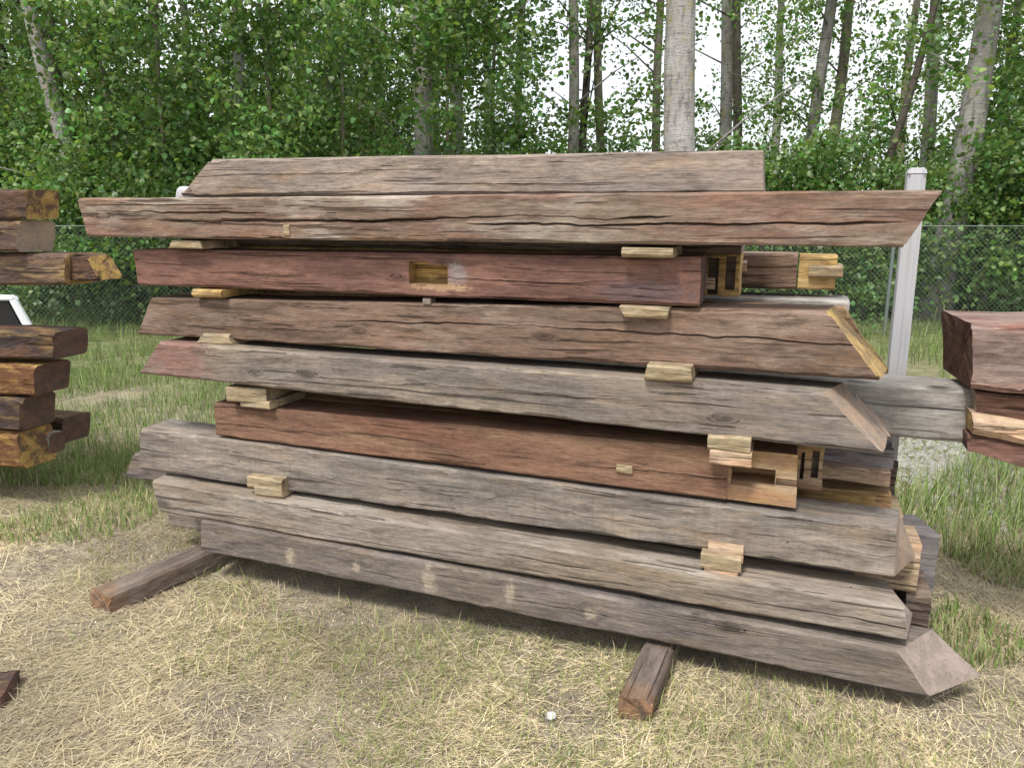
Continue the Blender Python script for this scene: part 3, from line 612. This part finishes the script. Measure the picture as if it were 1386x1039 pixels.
    tag(link('grass', me, [MG]), 'dry straw and green grass covering the ground round the stacks', 'grass', kind='stuff')
grass()

# pale stone in the straw, gravel strip behind on the right
def rock(name, loc, r, m, seed):
    bm = bmesh.new(); bmesh.ops.create_icosphere(bm, subdivisions=2, radius=r)
    for v in bm.verts: v.co *= 1 + .35 * n3(*(v.co * (1.4 / r) + Vector((seed, 0, 0)))); v.co.z *= .65
    me = bpy.data.meshes.new(name); bm.to_mesh(me); bm.free(); o = link(name, me, [m]); o.location = loc; return o
ks = endgrain('stone_pale', (.62, .60, .58), (.45, .43, .41), 9); kg = endgrain('gravel', (.36, .35, .33), (.24, .235, .21), 10)
tag(rock('stone', on_ground((746, 968), .012), .017, ks, 1), 'small white stone in the straw left of the right bearer timber', 'stone')
def gravel():
    V, Fc = [], []; c = on_ground((1275, 620), 0)
    for i in range(2600):
        x, y = c.x + random.gauss(0, .45), c.y + random.gauss(0, .5); r = random.uniform(.012, .035); b = len(V)
        for p in ((1, 0, 0), (0, 1, 0), (-1, 0, 0), (0, -1, 0), (0, 0, .7), (0, 0, -.5)): V.append((x + p[0] * r * random.uniform(.7, 1.2), y + p[1] * r * random.uniform(.7, 1.2), gz(x, y) + .006 + p[2] * r))
        Fc += [(b, b + 1, b + 4), (b + 1, b + 2, b + 4), (b + 2, b + 3, b + 4), (b + 3, b, b + 4), (b + 1, b, b + 5), (b + 2, b + 1, b + 5), (b + 3, b + 2, b + 5), (b, b + 3, b + 5)]
    tag(link('gravel', mesh_of('gravel', V, Fc), [kg]), 'pale gravel patch behind the right end of the stack', 'gravel', kind='stuff')
gravel()

# ------------------------------------------------------------------ chain-link fence
def tube(path, rad, seg=6):
    V, Fc = [], []
    for i, p in enumerate(path):
        p = Vector(p); a = Vector(path[min(i + 1, len(path) - 1)]) - Vector(path[max(i - 1, 0)]); a.normalize()
        x = a.cross(Vector((0, .3, 1)) if abs(a.z) < .9 else Vector((0, 1, 0))).normalized(); y = a.cross(x); r = rad[i] if hasattr(rad, '__len__') else rad
        for j in range(seg): t = 2 * math.pi * j / seg; V.append(tuple(p + (x * math.cos(t) + y * math.sin(t)) * r))
    for i in range(len(path) - 1):
        for j in range(seg): a, b = i * seg + j, i * seg + (j + 1) % seg; Fc.append((a, b, b + seg, a + seg))
    Fc.append(tuple(range(seg))[::-1]); Fc.append(tuple((len(path) - 1) * seg + j for j in range(seg)))
    return V, Fc
def fence():
    k = NT('galvanised_wire'); k.p.inputs['Base Color'].default_value = (.22, .25, .24, 1); k.p.inputs['Metallic'].default_value = .4; k.p.inputs['Roughness'].default_value = .5
    YF = 10.6; x0, x1 = -10.5, 11.5; top = 1.48
    root = empty('chain_link_fence', (0, YF, 0)); tag(root, 'grey chain link fence standing at the edge of the trees', 'fence')
    V, Fc = [], []; s = .068; r = .0013; n = int((x1 - x0) / (s * 1.0)); lv = int(top / s)
    for i in range(n):
        for sg in (1, -1):
            # each wire zigzags; drawn as one long diagonal run per direction
            xa = x0 + i * s * 1.0 + (0 if sg == 1 else 0); za = .03
            pts = [(xa, 0, za), (xa + sg * (top - .05), 0, top - .02)]
            b = len(V)
            for px_, py_, pz_ in pts:
                for ox, oy in ((-r, -r), (r, -r), (0, r)): V.append((px_ + ox * 1.4, py_ + oy + (.002 if sg == 1 else -.002), pz_))
            Fc += [(b, b + 1, b + 4, b + 3), (b + 1, b + 2, b + 5, b + 4), (b + 2, b, b + 3, b + 5)]
    o = link('wire_mesh', mesh_of('wire_mesh', V, Fc), [k.m], root); o['kind'] = 'stuff'
    for z in (top, .04):
        V, Fc = tube([(x0, 0, z), (x1, 0, z)], .008 if z > 1 else .003, 6); link('rail', mesh_of('rail', V, Fc), [k.m], root)
    me = None
    for x in np.arange(x0, x1 + .1, 3.14):
        if me is None: V, Fc = tube([(0, 0, -.05), (0, 0, 1.5)], .024, 10); me = mesh_of('fence_post', V, Fc)
        o = link('fence_post', me, [k.m], root); o.location = (x, .03, 0)
fence()

# ------------------------------------------------------------------ trees
def bark(name, c1, c2, lichen=0, seed=0):
    k = NT(name); tc = k.n('ShaderNodeTexCoord'); v = tc.outputs['Object']
    a = k.noise(v, 3, 3, 22, 4, .7, seed, .5); b = k.noise(v, 14, 14, 4, 4, .7, seed + 1); c = k.noise(v, 2, 2, 1.2, 4, .7, seed + 2)
    col = k.mix(k.step(c, .4, .6), c1, c2); col = k.mix(k.math('MULTIPLY', k.step(a, .58, .68), .75), col, tuple(q * .3 for q in c1)); col = k.mix(k.math('MULTIPLY', k.step(b, .48, .62), .6), col, tuple(q * .42 for q in c2))
    if lichen: col = k.mix(k.math('MULTIPLY', k.step(k.noise(v, 5, 5, 3, 5, .75, seed + 4), .55, .62), lichen), col, (.36, .30, .04))
    k.l(col, k.p.inputs['Base Color']); k.p.inputs['Roughness'].default_value = .9
    bp = k.n('ShaderNodeBump'); bp.inputs['Distance'].default_value = .03; bp.inputs['Strength'].default_value = .7; k.l(k.math('ADD', b, a), bp.inputs['Height']); k.l(bp.outputs[0], k.p.inputs['Normal'])
    return k.m
BK = dict(pale=bark('bark_pale', (.42, .40, .39), (.33, .31, .30), .4, 1), grey=bark('bark_grey', (.33, .315, .30), (.25, .235, .225), .2, 2), dark=bark('bark_dark', (.085, .07, .06), (.12, .10, .08), 0, 3), tan=bark('bark_tan', (.27, .24, .19), (.20, .175, .14), .3, 4))
def leaf_mat():
    k = NT('poplar_leaf'); at_ = k.n('ShaderNodeAttribute'); at_.attribute_name = 'tint'; k.l(at_.outputs['Color'], k.p.inputs['Base Color'])
    k.p.inputs['Roughness'].default_value = .42; k.p.inputs['Specular IOR Level'].default_value = .5
    tr = k.n('ShaderNodeBsdfTranslucent'); mc = k.mix(1.0, at_.outputs['Color'], (1.25, 1.35, .6), 'MULTIPLY'); k.l(mc, tr.inputs[0])
    ms = k.n('ShaderNodeMixShader'); ms.inputs[0].default_value = .4; k.l(k.p.outputs[0], ms.inputs[1]); k.l(tr.outputs[0], ms.inputs[2]); k.l(ms.outputs[0], k.o.inputs[0]); return k.m
ML = leaf_mat()
def leaves(C_, n_each, sig, size, seed, base=(.055, .12, .028)):
    r = np.random.default_rng(seed); cid = np.repeat(np.arange(len(C_)), n_each); n = len(cid)
    P = C_[cid] + r.normal(0, 1, (n, 3)) * np.array(sig)
    nm = r.normal(0, 1, (n, 3)); nm[:, 2] = np.abs(nm[:, 2]) + .25; nm /= np.linalg.norm(nm, axis=1)[:, None]
    t = r.normal(0, 1, (n, 3)); t[:, 2] -= .5; t -= nm * (t * nm).sum(1)[:, None]; t /= np.linalg.norm(t, axis=1)[:, None]; b = np.cross(nm, t)
    L = (size * r.uniform(.4, 1.3, n))[:, None]; Wd = L * r.uniform(.36, .50, (n, 1))
    cu = nm * L
    V = np.stack([P, P + t * L * .22 + b * Wd * .85 + cu * .08, P + t * L * .58 + b * Wd * .78 + cu * .07, P + t * L - cu * .12, P + t * L * .58 - b * Wd * .78 + cu * .07, P + t * L * .22 - b * Wd * .85 + cu * .08], 1).reshape(-1, 3)
    bs = (np.arange(n) * 6)[:, None]; Fi = np.concatenate([bs + np.array([q]) for q in ([0, 1, 5], [1, 2, 5], [5, 2, 4], [2, 3, 4])], 1).reshape(-1, 3)
    tn = np.array(base) * r.uniform(.65, 1.45, (n, 1)) * r.uniform(.6, 1.45, (len(C_), 1))[cid]; tn[:, 0] *= r.uniform(.8, 1.5, n)
    return np_mesh('crown', V, Fi, np.repeat(tn, 6, 0), 4)
def crown(seed, zlo, zhi, rad, nc, ne, size=.088, sig=(.26, .26, .17), base=(.11, .21, .065)):
    r = np.random.default_rng(seed); z = r.uniform(zlo, zhi, nc); a = r.uniform(0, 6.28, nc); rr = rad * np.sqrt(r.uniform(.02, 1, nc)) * (1 - .45 * np.clip((z - zlo) / (zhi - zlo), 0, 1))
    return leaves(np.stack([rr * np.cos(a), rr * np.sin(a), z], 1), ne, sig, size, seed, base)
CR_D = [crown(100 + i, .9, 11, 1.9, 190, 66, .088, (.21, .21, .12)) for i in range(4)]            # dense
CR_S = [crown(200 + i, .9, 11, 1.9, 115, 54, .086, (.2, .2, .12)) for i in range(4)]           # sparse
SH = [crown(300 + i, .1, 2.1, 1.15, 80, 74, .068, (.17, .17, .1), (.125, .235, .075)) for i in range(4)]
def tree(label, p285, ptop, D, wpx, bk, dens, height=12.5, bend=0, group=None, midp=None):
    a = at(p285, D, 285); b = at(ptop, D, 0); k_ = (b.x - a.x) / (b.z - a.z); x0 = a.x - k_ * a.z
    root = empty('poplar_tree', (x0, D, 0)); tag(root, label, 'tree', group or 'poplar trees beyond the fence')
    r0 = wpx / F * D / 2; n = 16; path = []; rad = []; ph = random.uniform(0, 6)
    for i in range(n + 1):
        t = i / n; z = -.1 + t * height; path.append((k_ * z + .05 * math.sin(z * .9 + ph) + bend * (z - 1.5) * (z - 4.8) * .05, .06 * math.sin(z * .7 + ph * 2), z)); rad.append(r0 * (1.12 - .75 * t) * (1 + .5 * math.exp(-z * 3)))
    V, Fc = tube(path, rad, 12); V = [(x + .06 * r0 * n3(x * 4, y * 4, z * 3), y + .1 * r0 * n3(y * 9, x * 4, z * 3), z) for x, y, z in V]
    link('trunk', mesh_of('trunk', V, Fc, smooth=True), [BK[bk]], root)
    V, Fc = [], []
    for i in range(9):
        z = random.uniform(1.8, height * .8); an = random.uniform(0, 6.28); ln = random.uniform(.8, 1.9); c = Vector((k_ * z, 0, z)); dr_ = Vector((math.cos(an), math.sin(an), random.uniform(.3, .9)))
        v_, f_ = tube([tuple(c), tuple(c + dr_ * ln * .5 + Vector((0, 0, .05))), tuple(c + dr_ * ln + Vector((0, 0, -.05)))], [min(.02, r0 * .25), min(.013, r0 * .15), .004], 5); link('limb', mesh_of('limb', v_, f_, smooth=True), [BK[bk]], root)
    if dens:
        cm = random.choice(CR_D if dens == 2 else CR_S); o = link('crown', cm, [ML], root); o.rotation_euler = (0, -math.atan(k_) * -1, random.uniform(0, 6.28)) if False else (0, 0, random.uniform(0, 6.28)); o.location = (k_ * 4, -.9 if dens == 2 else -.5, 0); q = random.uniform(.9, 1.1); o.scale = (q, q, 1)
    return root
T = [
 ('thickest pale poplar trunk with yellow lichen, above the right part of the stack', 925, 922, 12, 43, 'pale', 0),
 ('grey brown poplar trunk, leftmost of the close trio above the stack middle', 770, 777, 14, 15, 'grey', 1),
 ('dark poplar trunk between the grey brown and the tan trunks of the close trio', 788, 796, 14.4, 11, 'dark', 0),
 ('slim tan poplar trunk, rightmost of the close trio above the stack middle', 812, 812, 15, 12, 'tan', 1),
 ('slim brown poplar trunk just left of the thickest pale one', 885, 896, 15.5, 12, 'tan', 0),
 ('pale poplar trunk just right of the thickest one, touching a dark trunk', 973, 986, 16, 18, 'pale', 1),
 ('dark slim poplar trunk touching the pale one right of the thickest trunk', 993, 1001, 15.6, 13, 'dark', 0),
 ('pale grey poplar trunk, left one of the leaning pair right of the topmost timber end', 1092, 1124, 15, 17, 'grey', 1),
 ('brownish poplar trunk, right one of the leaning pair right of the topmost timber end', 1110, 1150, 15.5, 15, 'tan', 1),
 ('thin dark poplar leaning strongly right, left of the white post', 1178, 1264, 13, 10, 'dark', 0),
 ('straight grey poplar trunk right behind the top of the white post', 1243, 1272, 16, 18, 'grey', 1),
 ('broad grey poplar trunk leaning right, seen right of the white post', 1288, 1345, 12.2, 34, 'grey', 1),
 ('very slim poplar trunk at the left rim of the open sky gap', 700, 708, 18, 11, 'grey', 0),
 ('pale grey poplar trunk rising from the left half of the topmost timber', 574, 566, 13, 26, 'pale', 2),
 ('greyish poplar trunk half hidden in leaves right of the pale grey one', 620, 610, 16, 19, 'grey', 2),
 ('slim pale poplar trunk showing in a gap of the dense leaves at left', 328, 318, 14.5, 16, 'pale', 2),
 ('curved pale poplar trunk leaning left in the upper left corner', 118, 40, 12.6, 20, 'pale', 2),
 ('brown poplar trunk just behind the curved pale one at upper left', 95, 62, 15, 16, 'tan', 2),
 ('grey poplar trunk buried in the leaves between the slim pale and the pale grey ones', 452, 446, 16, 15, 'grey', 2),
 ('grey poplar trunk buried in leaves right of the curved pale one', 215, 212, 17, 16, 'grey', 2),
 ('dark poplar at the left edge of the photo above the left pile', 12, -5, 14, 18, 'dark', 2),
 ('grey poplar at the right edge of the photo above the right pile', 1378, 1420, 14, 20, 'grey', 2),
]
for i, (lb, a, b, D, wpx, bk, dn) in enumerate(T): tree(lb, a, b, D, wpx, bk, (1 if 'curved pale poplar' in lb or lb.startswith('pale grey poplar trunk rising') else dn), bend=(-.05 if 'curved' in lb else 0))
# a second, farther line of the same trees
gf = 'farther poplars in the belt behind the fence'
for (px_, D) in ((-120, 16), (60, 19), (150, 21), (270, 20), (380, 18.5), (420, 22), (520, 21), (590, 20), (660, 23), (-40, 22), (1040, 24), (1210, 23), (1340, 18.5), (1440, 16), (1500, 20), (-220, 19), (500, 17.5)):
    tree('slender poplar in the farther line of trees, mostly hidden by leaves', px_, px_ + (px_ - 693) * .06, D, 13, random.choice(['grey', 'tan', 'dark']), 2 if px_ < 640 or px_ > 1300 else 1, group=gf)
# young slim poplars in front of the belt, leafy from top to bottom
CR_Y = [crown(400 + i, .9, 6.5, 1.15, 100, 60, .085, (.2, .2, .12)) for i in range(3)]; keep = CR_D; CR_D = CR_Y
gy = 'young leafy poplars along the fence'
for px_, D in ((165, 12.2), (235, 11.8), (370, 12.1), (470, 11.8), (612, 12.3), (672, 13.0), (1375, 12.4)):
    tree('young leafy poplar with a thin stem in the front of the belt by the fence', px_, px_ + (px_ - 693) * .06, D, 6, 'tan', 2, height=7, group=gy)
CR_D = keep
# shrubs under the trees
gs = 'leafy shrubs under the trees beyond the fence'
for (px_, D, s_) in [(-80, 12.2, 1.2), (10, 12.8, 1.3), (90, 12.0, 1.1), (170, 12.4, 1.35), (250, 12.1, 1.3), (330, 12.6, 1.4), (410, 12.2, 1.3), (490, 12.8, 1.3), (560, 13.2, 1.1), (50, 14.5, 1.7), (210, 14.8, 1.8), (370, 15, 1.7), (500, 15.5, 1.6), (620, 15, 1.1),
                      (700, 14, 1.35), (790, 15, 1.3), (870, 14, 1.25), (960, 14, 1.3), (1040, 13.2, 1.35), (1120, 13, 1.3), (1180, 12.6, 1.1), (1235, 13.0, .95), (1300, 12.8, 1.15), (1350, 12.0, 1.25), (1400, 12.6, 1.3), (1480, 12.6, 1.4), (1330, 15, 1.5), (130, 17.5, 2.2), (300, 18, 2.2), (450, 18, 2.0), (-50, 17, 2.2), (1430, 16, 2.0)]:
    p = at(px_, D); root = empty('shrub', (p.x, D, 0)); tag(root, 'leafy green shrub filling the space under the poplars behind the fence', 'shrub', gs)
    o = link('foliage', random.choice(SH), [ML], root); o.rotation_euler = (0, 0, random.uniform(0, 6.28)); o.scale = (s_, s_, s_)
    V, Fc = [], []
    for j in range(5):
        an = random.uniform(0, 6.28); v_, f_ = tube([(0, 0, -.05), (.25 * math.cos(an), .25 * math.sin(an), .8 * s_), (.6 * math.cos(an), .6 * math.sin(an), 1.6 * s_)], [.018, .012, .004], 5); link('stem', mesh_of('stem', v_, f_), [BK['tan']], root)
# far blue-green ridge
V, Fc = [], []; n = 120
for i in range(n + 1):
    a = math.radians(-75 + 150 * i / n); R_ = 420; z = 13 + 6 * mn.noise(Vector((i * .13, 0, 0))) + 2 * mn.noise(Vector((i * .9, 3, 0)))
    for rr, zz in ((R_, -2), (R_ + 30, z), (R_ + 120, -2)): V.append((rr * math.sin(a), rr * math.cos(a), zz))
for i in range(n):
    for j in range(2): a = i * 3 + j; Fc.append((a, a + 3, a + 4, a + 1))
kh = NT('far_hill'); kh.p.inputs['Base Color'].default_value = (.30, .38, .42, 1); kh.p.inputs['Roughness'].default_value = 1
tag(link('hills', mesh_of('hills', V, Fc, smooth=True), [kh.m]), kind='structure')
